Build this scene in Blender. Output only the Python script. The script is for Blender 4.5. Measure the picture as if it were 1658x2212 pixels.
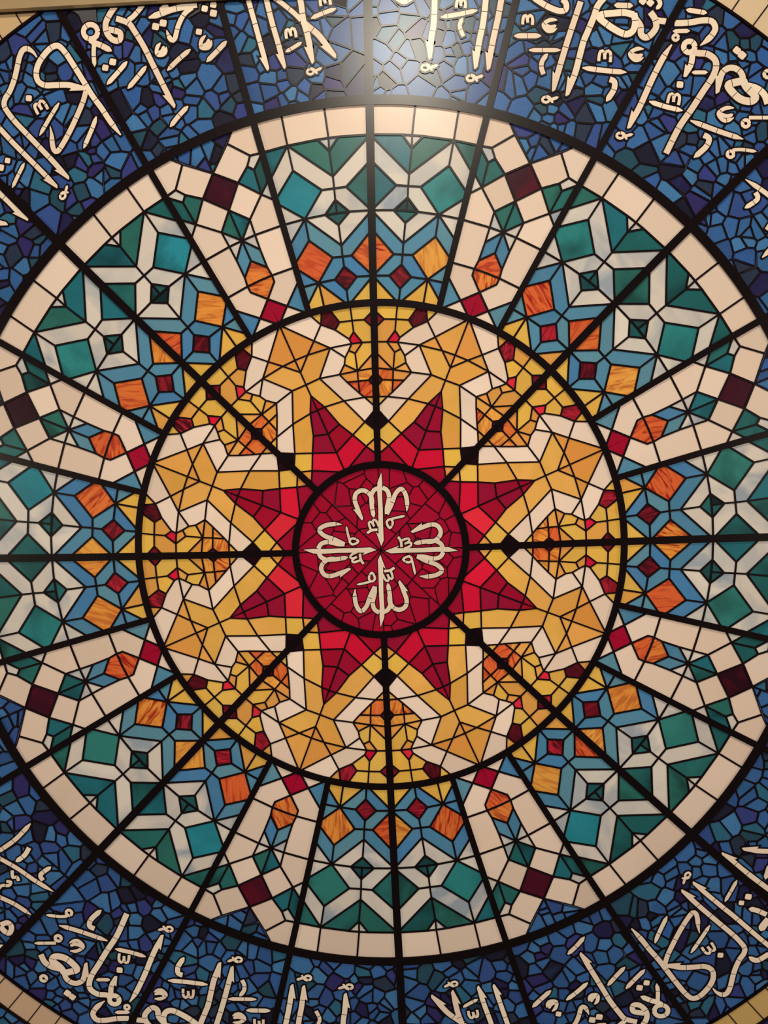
import bpy, math, random
from mathutils import Matrix, Vector
random.seed(7)
for o in list(bpy.data.objects): bpy.data.objects.remove(o)
SC=bpy.context.scene; COL=SC.collection
U=0.8            # metres per plan unit (radius of the middle ring)
CEIL=4.05        # height of the stained glass ceiling
# plan coordinates: X right, Y towards the straight edge, Z downwards from the ceiling
def G(x,y,z=0.0): return Vector((x*U,-y*U,CEIL-z*U))

# ---------------- camera ----------------
cam=bpy.data.cameras.new('camera'); co=bpy.data.objects.new('camera',cam); COL.objects.link(co)
CP=(0.11602503,0.20826179,3.05855739)
CR=Matrix(((0.998907774661996,0.03422532084457602,0.031810141981841455),(-0.03475998576258788,0.9992609604270657,0.016409642170468627),(-0.031225007759867245,-0.017497439225897173,0.9993592139520865)))
M=(Matrix(((1,0,0),(0,-1,0),(0,0,-1)))@CR).to_4x4(); M.translation=G(CP[0],CP[1],CP[2]); co.matrix_world=M
cam.sensor_fit='VERTICAL'; cam.sensor_height=36; cam.sensor_width=27; cam.lens=1600/2212*36; cam.clip_start=.05
SC.camera=co

# ---------------- light ----------------
BACK=0.05        # glow of the lit light box behind the glass, as a share of the glass colour
w=bpy.data.worlds.new('world'); SC.world=w; w.use_nodes=True
w.node_tree.nodes['Background'].inputs[0].default_value=(1,.88,.78,1); w.node_tree.nodes['Background'].inputs[1].default_value=0.09
def lamp(name,x,y,z,power,size,col):
    l=bpy.data.lights.new(name,'POINT'); l.energy=power; l.shadow_soft_size=size; l.color=col
    o=bpy.data.objects.new(name,l); COL.objects.link(o); o.location=G(x,y,z); return o
lamp('hall_or_fill_lamp',0.24,3.98,3.25,236,.22,(1,.89,.72))
lamp('hall_or_fill_lamp',4.5,0.5,3.06,100,.20,(1,.84,.66))  # added side fill to brighten the middle of the glass, not a known lamp
lamp('hall_or_fill_lamp',-4.4,0.5,3.06,100,.20,(1,.84,.66))  # matching fill added on the opposite side, also not a known lamp
lamp('light_box_lamp',0.05,-0.05,-1.6,27,.15,(1,.90,.78))   # above the glass, shining down through it
SC.view_settings.view_transform='Standard'; SC.view_settings.look='None'; SC.view_settings.gamma=1; SC.view_settings.use_curve_mapping=False
SC.view_settings.exposure=0.0

# ---------------- materials ----------------
def lin(c):
    return tuple(((v/255)/12.92 if v/255<=.04045 else (((v/255)+.055)/1.055)**2.4) for v in c)
def base_mat(name,rough=.32,spec=.5,glow=True):
    m=bpy.data.materials.new(name); m.use_nodes=True; n=m.node_tree.nodes; l=m.node_tree.links; b=n['Principled BSDF']
    b.inputs['Roughness'].default_value=rough; b.inputs['Specular IOR Level'].default_value=spec
    return m,n,l,b
def glass(name,second,scale,lo,hi,grain=.16,thin=True,back=None,rough=.30,sharp=.5,spec=.34):
    m,n,l,b=base_mat(name,rough,spec)
    at=n.new('ShaderNodeAttribute'); at.attribute_name='tint'
    uv=n.new('ShaderNodeTexCoord'); mp=n.new('ShaderNodeMapping'); mp.inputs['Scale'].default_value=scale
    l.new(uv.outputs['UV'],mp.inputs[0]); nz=n.new('ShaderNodeTexNoise'); nz.inputs['Scale'].default_value=1; nz.inputs['Detail'].default_value=3; nz.inputs['Distortion'].default_value=sharp
    l.new(mp.outputs[0],nz.inputs[0])
    mr=n.new('ShaderNodeMapRange'); mr.inputs[1].default_value=lo; mr.inputs[2].default_value=hi; l.new(nz.outputs[0],mr.inputs[0])
    al=n.new('ShaderNodeMath'); al.operation='MULTIPLY'; l.new(mr.outputs[0],al.inputs[0]); l.new(at.outputs['Alpha'],al.inputs[1])
    mx=n.new('ShaderNodeMix'); mx.data_type='RGBA'; l.new(al.outputs[0],mx.inputs[0]); l.new(at.outputs['Color'],mx.inputs[6])
    if len(second)==1: mx.inputs[7].default_value=(*lin(second[0]),1)
    else:
        cr=n.new('ShaderNodeValToRGB'); l.new(mr.outputs[0],cr.inputs[0]); cr.color_ramp.elements[0].color=(*lin(second[0]),1); cr.color_ramp.elements[1].color=(*lin(second[1]),1); cr.color_ramp.elements[0].position=.25; l.new(cr.outputs[0],mx.inputs[7])
    # hammered surface: fine grain in the glass itself
    g=n.new('ShaderNodeTexNoise'); g.inputs['Scale'].default_value=230; g.inputs['Detail'].default_value=1; l.new(uv.outputs['UV'],g.inputs[0])
    gr=n.new('ShaderNodeMapRange'); gr.inputs[1].default_value=.3; gr.inputs[2].default_value=.7; gr.inputs[3].default_value=1-grain; gr.inputs[4].default_value=1+grain*.8; l.new(g.outputs[0],gr.inputs[0])
    mu=n.new('ShaderNodeVectorMath'); mu.operation='SCALE'; l.new(mx.outputs[2],mu.inputs[0]); l.new(gr.outputs[0],mu.inputs[3])
    l.new(mu.outputs[0],b.inputs['Base Color']); l.new(mu.outputs[0],b.inputs['Emission Color']); b.inputs['Emission Strength'].default_value=BACK if back is None else back
    if not thin: return m
    tr=n.new('ShaderNodeBsdfTranslucent'); l.new(mu.outputs[0],tr.inputs[0]); ad=n.new('ShaderNodeAddShader'); l.new(b.outputs[0],ad.inputs[0]); l.new(tr.outputs[0],ad.inputs[1]); l.new(ad.outputs[0],n['Material Output'].inputs[0])
    return m
MT={'letter':glass('cream_letter_glass',[(206,182,158)],(3,3,3),.55,.9,.04,thin=False,back=.40),
'cream':glass('cream_opal_glass',[(206,182,158)],(3,3,3),.55,.9,.05),
'wispy':glass('wispy_white_glass',[(146,162,178)],(4,7,4),.42,.60,.06),
'teal':glass('teal_glass',[(12,36,40)],(4,5,4),.44,.66,.14),
'steel':glass('steel_blue_glass',[(96,140,165)],(5,9,5),.45,.75,.14),
'flame':glass('flame_streaked_glass',[(228,112,46),(160,30,26)],(8,52,8),.36,.60,.10,sharp=1.4),
'yellow':glass('yellow_cathedral_glass',[(222,150,62)],(4,12,4),.5,.8,.07,sharp=.8),
'gold':glass('amber_glass',[(208,160,66)],(5,9,5),.42,.72,.07),
'red':glass('ruby_glass',[(130,10,36)],(6,6,6),.5,.9,.16),
'blue':glass('blue_cathedral_glass',[(46,70,120)],(9,9,9),.5,.85,.22),
'maroon':glass('streaked_maroon_glass',[(60,8,22)],(12,60,12),.40,.58,.12,sharp=.9)}
lead,n_,l_,b_=base_mat('dark_lead',.30,.36); b_.inputs['Base Color'].default_value=(*lin((26,10,14)),1)
steel,n_,l_,b_=base_mat('black_steel',.30,.34); b_.inputs['Base Color'].default_value=(*lin((22,8,12)),1)
plaster,n_,l_,b_=base_mat('beige_plaster',.7,.3)
t_=n_.new('ShaderNodeTexNoise'); t_.inputs['Scale'].default_value=60; c_=n_.new('ShaderNodeValToRGB'); c_.color_ramp.elements[0].color=(*lin((176,150,112)),1); c_.color_ramp.elements[1].color=(*lin((206,180,138)),1); l_.new(t_.outputs[0],c_.inputs[0]); l_.new(c_.outputs[0],b_.inputs['Base Color'])

# colour name -> (material, list of tints, how much of the second colour)
TINT={'C':('cream',[(236,213,194),(240,218,200),(232,208,188)],(.1,.5)),
'W':('wispy',[(222,212,200),(226,218,206)],(.15,.95)),
'T':('teal',[(42,110,108),(34,100,102),(46,112,104),(36,112,126)],(.15,1.)),
'T2':('teal',[(42,142,160),(48,138,140),(52,130,124)],(.1,.8)),
'K2':('teal',[(44,112,114),(34,88,92)],(.2,1)),
'B':('steel',[(84,142,174),(74,132,170),(94,146,168),(72,130,180)],(.2,.9)),
'O':('flame',[(236,172,76),(234,156,66),(228,120,58),(222,100,54)],(.35,1.)),
'O2':('flame',[(234,142,66),(228,106,58)],(.7,1.)),
'M':('maroon',[(150,30,46),(128,20,38),(190,36,56)],(.5,1.)),'M2':('maroon',[(180,34,52),(96,16,30)],(.6,1)),'M3':('maroon',[(70,16,40),(110,20,40)],(.6,1)),
'Y':('yellow',[(228,186,88),(226,178,80),(222,160,78),(230,184,80)],(.1,.7)),
'q':('flame',[(228,154,78),(226,132,70),(224,108,70)],(.3,.9)),
'G':('gold',[(228,156,78),(222,148,70),(230,166,84)],(.1,.7)),'S':('gold',[(230,172,88),(226,162,78),(232,178,88)],(.1,.9)),'S2':('gold',[(226,182,76),(228,184,84)],(.0,.3)),
'R':('red',[(152,12,48),(144,14,50),(160,12,44)],(.1,.7)),'F':('red',[(214,26,58),(222,44,62),(204,18,54)],(.0,.2)),'D':('red',[(60,12,32),(74,14,34),(44,8,24)],(.2,.9)),'Q':('red',[(164,8,48)],(.0,.2)),
'K':('red',[(20,4,12)],(0,.2)),
'N':('blue',[(62,112,172),(66,120,178),(58,104,166),(60,108,172),(54,98,158),(52,90,152),(64,116,170),(56,84,150),(54,104,158),(56,98,166),(58,66,136),(52,46,106),(50,108,138),(40,78,98),(44,56,78),(30,30,50),(38,34,78),(70,126,180),(60,106,164),(52,88,146)],(.0,.7)),
'P':('cream',[(234,212,184),(232,206,180)],(.2,.8)),
'J':('cream',[(226,196,150),(222,186,124)],(.1,.6))}
PART={'C':'cream_band','W':'wispy_white_pane','T':'teal_pane','T2':'teal_pane','K2':'small_teal_diamond','B':'steel_blue_pane','O':'flame_pane','O2':'flame_pane','M':'maroon_square','M2':'maroon_square','M3':'small_maroon_diamond','Y':'yellow_pane','q':'streaked_orange_pane','G':'amber_pane','S':'golden_band','S2':'yellow_square','R':'ruby_pane','F':'scarlet_band','D':'dark_maroon_square','Q':'crimson_square','K':'black_diamond','N':'blue_pane','J':'cream_border_tile'}

# ---------------- plan geometry ----------------
WC=[0.00618,0.000107,-0.000178,0.021908,0.000853,-0.00097,-0.007882,0.000579,0.001497,0.00188,-0.00056,0.000782,0.017509,-0.00041,0.000895,-0.009568,-0.001223,0.000291,0.006867,-0.000901,0.000414,-0.002061,-0.001426,-0.001003]
EX=[(i,j) for i in range(5) for j in range(5) if 2<=i+j<=4]
def warp(x,y):   # the hand-set panels are not perfectly regular
    r=math.hypot(x,y)
    if r>2.75: x0,y0=x*2.75/r,y*2.75/r
    else: x0,y0=x,y
    dx=sum(WC[k]*x0**i*y0**j for k,(i,j) in enumerate(EX)); dy=sum(WC[12+k]*x0**i*y0**j for k,(i,j) in enumerate(EX))
    return x+dx,y+dy
def pol(r,deg): a=math.radians(deg); return (r*math.sin(a),r*math.cos(a))
def rot(p,deg):
    a=math.radians(deg); c,s=math.cos(a),math.sin(a); return (p[0]*c+p[1]*s,-p[0]*s+p[1]*c)
def area(P): return .5*sum(P[i][0]*P[(i+1)%len(P)][1]-P[(i+1)%len(P)][0]*P[i][1] for i in range(len(P)))
def clean(P,eps=1e-4):
    Q=[]
    for p in P:
        if not Q or math.dist(p,Q[-1])>eps: Q.append(p)
    if len(Q)>1 and math.dist(Q[0],Q[-1])<=eps: Q.pop()
    return Q
def inset(P,d):   # P counter-clockwise
    n=len(P); Q=[]
    for i in range(n):
        a,b,c=P[i-1],P[i],P[(i+1)%n]
        e1=(b[0]-a[0],b[1]-a[1]); e2=(c[0]-b[0],c[1]-b[1]); l1=math.hypot(*e1) or 1; l2=math.hypot(*e2) or 1
        n1=(-e1[1]/l1,e1[0]/l1); n2=(-e2[1]/l2,e2[0]/l2); k=1+n1[0]*n2[0]+n1[1]*n2[1]; k=max(k,.18)
        Q.append((b[0]+d*(n1[0]+n2[0])/k,b[1]+d*(n1[1]+n2[1])/k))
    return Q
class MB:
    """collects shapes given in plan coordinates; build() links them as one mesh object"""
    def __init__(s): s.v=[];s.f=[];s.c=[];s.u=[]
    def add(s,vs,fs,tint=(1,1,1,0),uvr=None):
        o=len(s.v)
        for x,y,z in vs:
            X,Y=warp(x,y); s.v.append((X,Y,z))
        a,ox,oy=uvr or (0,0,0); ca,sa=math.cos(a),math.sin(a)
        for f in fs:
            s.f.append([o+i for i in f])
            for i in f:
                x,y,z=vs[i]; s.c.append(tint); s.u.append((ca*x-sa*y+ox,sa*x+ca*y+oy))
    def prism(s,P,z0,z1,tint=(1,1,1,0),uvr=None):
        n=len(P); vs=[(x,y,z1) for x,y in P]+[(x,y,z0) for x,y in P]
        s.add(vs,[list(range(n))]+[[i,n+i,n+(i+1)%n,(i+1)%n] for i in range(n)],tint,uvr)
    def ribbon(s,L,R,z0,z1,tint=(1,1,1,0),uvr=None,closed=False,rise=0):
        n=len(L); vs=[(*p,z1+rise*i/n) for i,p in enumerate(L)]+[(*p,z1+rise*i/n) for i,p in enumerate(R)]+[(*p,z0) for p in L]+[(*p,z0) for p in R]
        F=[]; m=n if closed else n-1
        for i in range(m):
            j=(i+1)%n
            F+= [[i,j,n+j,n+i],[2*n+i,2*n+j,j,i],[n+i,n+j,3*n+j,3*n+i]]
        if not closed: F+=[[0,n,3*n,2*n],[n-1,3*n-1,4*n-1,2*n-1]]
        s.add(vs,F,tint,uvr)
    def cell(s,ld,P,w=.0040,h=.0034,tint=None,uvr=None,zg=.0):
        """a piece of glass s with its surrounding half came in ld"""
        P=clean(P)
        if len(P)<3: return
        if area(P)<0: P=P[::-1]
        if area(P)<2e-5: return
        Q=inset(P,w)
        if area(Q)<=0: ld.prism(P,zg-.002,zg+h); return
        n=len(P)
        s.add([(x,y,zg) for x,y in P],[list(range(n))],tint,uvr)
        vs=[(*p,zg+h) for p in P]+[(*q,zg+h) for q in Q]+[(*q,zg-.001) for q in Q]
        ld.add(vs,[[i,(i+1)%n,n+(i+1)%n,n+i] for i in range(n)]+[[n+i,n+(i+1)%n,2*n+(i+1)%n,2*n+i] for i in range(n)])
    def build(s,name,mat,parent=None,loc=None):
        me=bpy.data.meshes.new(name); L=parent.location if parent else (loc or Vector((0,0,0)))
        me.from_pydata([G(x,y,z)-L for x,y,z in s.v],[],s.f)
        ca=me.color_attributes.new('tint','FLOAT_COLOR','CORNER'); ca.data.foreach_set('color',[v for c in s.c for v in c])
        uv=me.uv_layers.new(name='UVMap'); uv.data.foreach_set('uv',[v for c in s.u for v in c])
        me.materials.append(mat); me.validate(clean_customdata=False); me.update()
        o=bpy.data.objects.new(name,me); COL.objects.link(o)
        if parent: o.parent=parent
        else: o.location=L
        return o
def empty(name,x,y,label,cat,group=None):
    X,Y=warp(x,y); o=bpy.data.objects.new(name,None); o.empty_display_size=.1; COL.objects.link(o); o.location=G(X,Y,0); o['label']=label; o['category']=cat
    if group: o['group']=group
    return o
def tint_of(k,pick=None):
    mat,cs,(a,b)=TINT[k]; c=lin(random.choice(cs) if pick is None else cs[pick%len(cs)]); j=random.uniform(.93,1.06)
    return (c[0]*j,c[1]*j,c[2]*j,random.uniform(a,b))
def uvr(): return (random.uniform(0,6.28),random.uniform(0,50),random.uniform(0,50))
class Panel:
    def __init__(s,root,whole=False): s.root=root; s.parts={}; s.lead=MB(); s.whole=whole
    def piece(s,k,P,w=.0040,tint=None):
        if k=='N' or s.whole:
            mb=s.parts.setdefault('blue_mosaic' if k=='N' else 'crimson_mosaic',(MB(),TINT[k][0]))[0]; mb.cell(s.lead,P,w,tint=tint or tint_of(k),uvr=uvr()); return
        mb=MB(); mb.cell(s.lead,P,w,tint=tint or tint_of(k),uvr=uvr())
        if mb.f: mb.build(PART[k],MT[TINT[k][0]],s.root)
    def finish(s):
        for nm,(mb,mt) in s.parts.items():
            if mb.f: mb.build(nm,MT[mt],s.root)
        if s.lead.f: s.lead.build('lead_came',lead,s.root)
def on_screen(x,y,m=60):
    X,Y=warp(x,y); v=CR.transposed()@(Vector((X,Y,0))-Vector(CP)); a=829-1600*v.x/v.z; b=1106+1600*v.y/v.z
    return -m<a<1658+m and -m<b<2212+m
def edge_ok(x,y): return warp(x,y)[1]<2.29

# ---------------- the ceiling around the glass ----------------
mb=MB()
E0,E1=(-3.6,2.193-.04*3.6*-1*-1),(3.6,2.193+.04*3.6)
def slab(P,z0=.010,z1=.03): 
    n=len(P); vs=[(*p,z1) for p in P]+[(*p,z0) for p in P]; o=len(mb.v)
    mb.v+=vs; F=[list(range(n)),[n+i for i in range(n)][::-1]]+[[i,n+i,n+(i+1)%n,(i+1)%n] for i in range(n)]
    for f in F:
        mb.f.append([o+i for i in f]); mb.c+=[(1,1,1,0)]*len(f); mb.u+=[(0,0)]*len(f)
slab([(-3.6,2.280),(3.6,2.272),(3.6,3.6),(-3.6,3.6)])
slab([(-3.6,-3.6),(3.6,-3.6),(3.6,-2.72),(-3.6,-2.72)]); slab([(-3.6,-2.72),(-2.66,-2.72),(-2.66,2.276),(-3.6,2.280)]); slab([(2.66,-2.72),(3.6,-2.72),(3.6,2.272),(2.66,2.272)])
o=mb.build('ceiling',plaster); o['kind']='structure'
# thin dark gap between plaster and glass
mb=MB(); slab([(-2.72,2.276),(2.72,2.268),(2.72,2.30),(-2.72,2.30)],.0,.0099)
o=mb.build('trim_1',steel); o['kind']='structure'

# ---------------- names of places ----------------
HOUR=['twelve o clock','half past one','three o clock','half past four','six o clock','half past seven','nine o clock','half past ten']
GAP=['twelve o clock and half past one','half past one and three o clock','three o clock and half past four','half past four and six o clock','six o clock and half past seven','half past seven and nine o clock','nine o clock and half past ten','half past ten and twelve o clock']
AL=15.12

# ---------------- steel frame: rings and radial bars ----------------
fr=empty('steel_frame',0,0,'black steel frame of rings and radial bars holding all the glass panels','frame')
def annulus(r0,r1,name,z1=.0092,mat=steel,n=256):
    m=MB(); m.ribbon([pol(r1,360*i/n) for i in range(n)],[pol(r0,360*i/n) for i in range(n)],.0056,z1,closed=True); return m.build(name,mat,fr)
annulus(.3365,.3665,'inner_ring'); annulus(.986,1.0145,'middle_ring'); annulus(1.7625,1.800,'outer_ring'); annulus(2.4915,2.5005,'border_ring',.0076); annulus(2.612,2.624,'border_ring',.0076)
def bar(deg,r0,r1,h0,h1,name='radial_bar',z1=.0086):
    m=MB(); n=24; L=[];R=[]
    for i in range(n+1):
        t=i/n; r=r0+(r1-r0)*t; h=h0+(h1-h0)*t; c=pol(r,deg); d=pol(1,deg+90); L.append((c[0]-d[0]*h,c[1]-d[1]*h)); R.append((c[0]+d[0]*h,c[1]+d[1]*h))
    m.ribbon(L,R,.0056,z1); return m.build(name,steel,fr)
for k in range(8):
    bar(45*k,.36,2.5,.0135,.0185)
    for s in(-1,1): bar(45*k+s*AL,1.0,2.5,.0125,.0150)

# ---------------- medallion ----------------
def clip(P,a,b):   # keep the part of convex P nearer to a than b
    mx,my=(a[0]+b[0])/2,(a[1]+b[1])/2; dx,dy=b[0]-a[0],b[1]-a[1]; Q=[]; n=len(P)
    d=[(p[0]-mx)*dx+(p[1]-my)*dy for p in P]
    for i in range(n):
        j=(i+1)%n
        if d[i]<=0: Q.append(P[i])
        if (d[i]<0)!=(d[j]<0) and d[i]!=d[j]:
            t=d[i]/(d[i]-d[j]); Q.append((P[i][0]+t*(P[j][0]-P[i][0]),P[i][1]+t*(P[j][1]-P[i][1])))
    return Q
def inside(P,p):
    n=len(P); return all((P[(i+1)%n][0]-P[i][0])*(p[1]-P[i][1])-(P[(i+1)%n][1]-P[i][1])*(p[0]-P[i][0])>=-1e-9 for i in range(n))
def shatter(P,N,mind):
    if area(P)<0: P=P[::-1]
    xs=[p[0] for p in P]; ys=[p[1] for p in P]; S=[]; tries=0
    while len(S)<N and tries<N*60:
        tries+=1; q=(random.uniform(min(xs),max(xs)),random.uniform(min(ys),max(ys))); d=mind*random.choice((.7,1,1.25))
        if inside(P,q) and all((q[0]-s[0])**2+(q[1]-s[1])**2>d*d for s in S): S.append(q)
    out=[]
    for i,s in enumerate(S):
        C=list(P)
        for t in sorted((t for t in S if t is not s),key=lambda t:(t[0]-s[0])**2+(t[1]-s[1])**2)[:22]:
            C=clip(C,s,t)
            if len(C)<3: break
        C=clean(C,.004)
        if len(C)>=3: out.append(C)
    return out
def smooth(P,closed=False):
    if len(P)<3:
        n=max(6,int(math.dist(P[0],P[-1])/.01)); return [(P[0][0]+(P[-1][0]-P[0][0])*i/n,P[0][1]+(P[-1][1]-P[0][1])*i/n) for i in range(n+1)]
    Q=[]; n=len(P)
    for i in range(n-1):
        p0=P[i-1] if i else P[0]; p1=P[i]; p2=P[i+1]; p3=P[i+2] if i+2<n else P[-1]
        m=max(1,min(14,int(math.dist(p1,p2)/.006)))
        for j in range(m):
            t=j/m; Q.append(tuple(.5*(2*p1[a]+(p2[a]-p0[a])*t+(2*p0[a]-5*p1[a]+4*p2[a]-p3[a])*t*t+(3*p1[a]-p0[a]-3*p2[a]+p3[a])*t**3) for a in(0,1)))
    Q.append(P[-1]); return Q
def offs(P,hw):
    L=[];R=[]; n=len(P)
    for i,p in enumerate(P):
        a=P[max(0,i-1)]; b=P[min(n-1,i+1)]; dx,dy=b[0]-a[0],b[1]-a[1]; l=math.hypot(dx,dy) or 1; h=hw[i]
        L.append((p[0]-dy/l*h,p[1]+dx/l*h)); R.append((p[0]+dy/l*h,p[1]-dx/l*h))
    return L,R
NL=[0]
def letter(root,ld,S,out=.0062,cut=.058,name='letter_stroke',z=(.0036,.0046)):
    NL[0]=(NL[0]+1)%12; z=(z[0]+NL[0]*.00001,z[1]+NL[0]*.00004)
    m=MB(); tc=tint_of('P'); uv=uvr()
    if S['k']=='p':
        P=S['p']; P=P if area(P)>0 else P[::-1]
        m.prism(P,0,z[1],tc,uv); ld.prism(inset(P,-out),-.001,z[0]); m.build('letter_dot' if len(P)==8 else name,MT['letter'],root); return
    w=S['w']/2; P=smooth(S['p']); n=len(P); cum=[0]
    for i in range(1,n): cum.append(cum[-1]+math.dist(P[i],P[i-1]))
    T=cum[-1]; hw=[]; tl=min(.05,T*.14)
    AL_=min(w*2*4.0,T*.6) if 'a' in S['f'] else 0
    for c in cum:
        h=w
        if 's' in S['f'] and c<tl: h=w*(.25+.75*c/tl)
        if 't' in S['f'] and T-c<tl: h=min(h,w*(.15+.85*(T-c)/tl))
        hw.append(h)
    if AL_:
        k=max(2,next((i for i in range(n) if cum[i]>=T-AL_*.75),n-1)); base=P[k]; tip=P[-1]
        dx,dy=tip[0]-base[0],tip[1]-base[1]; l=math.hypot(dx,dy); dx/=l;dy/=l; nx,ny=dy,-dx    # right-hand side of travel
        q=lambda a,b:(base[0]+dx*a*l+nx*b,base[1]+dy*a*l+ny*b)
        H=[q(-.02,-w),q(.86,-w*.75),q(1,-w*.05),q(.98,w*.35),q(-.12,w*1.95),q(-.02,w)]
        if area(H)<0: H=H[::-1]
        m.prism(H,0,z[1]+.00025,tc,uv); ld.prism(inset(H,-out),-.001,z[0])
        P=P[:k+1];hw=hw[:k+1];cum=cum[:k+1]
    L,R=offs(P,hw); m.ribbon(L,R,0,z[1],tc,uv,rise=.0002)
    # round the outline past both ends
    E=[h+out for h in hw]; a,b=P[0],P[1]; l=math.dist(a,b) or 1; P2=[(a[0]-(b[0]-a[0])/l*out,a[1]-(b[1]-a[1])/l*out)]+P
    a,b=P[-1],P[-2]; l=math.dist(a,b) or 1; P2=P2+[(a[0]-(b[0]-a[0])/l*out,a[1]-(b[1]-a[1])/l*out)]
    L,R=offs(P2,[E[0]*.8]+E+[E[-1]*.8]); ld.ribbon(L,R,-.001,z[0])
    nxt=cut*.8
    for i in range(1,len(P)-1):
        if cum[i]>=nxt and T-cum[i]>cut*.3:
            nxt=cum[i]+cut*random.uniform(.9,1.25); c=P[i]; dx,dy=P[i+1][0]-P[i-1][0],P[i+1][1]-P[i-1][1]; l=math.hypot(dx,dy) or 1; dx/=l;dy/=l; h=hw[i]*1.05; e=.0011
            ld.prism([(c[0]-dx*e-dy*h,c[1]-dy*e+dx*h),(c[0]-dx*e+dy*h,c[1]-dy*e-dx*h),(c[0]+dx*e+dy*h,c[1]+dy*e-dx*h),(c[0]+dx*e-dy*h,c[1]+dy*e+dx*h)],0,z[1]+.0004)
    m.build(name,MT['letter'],root)

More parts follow.
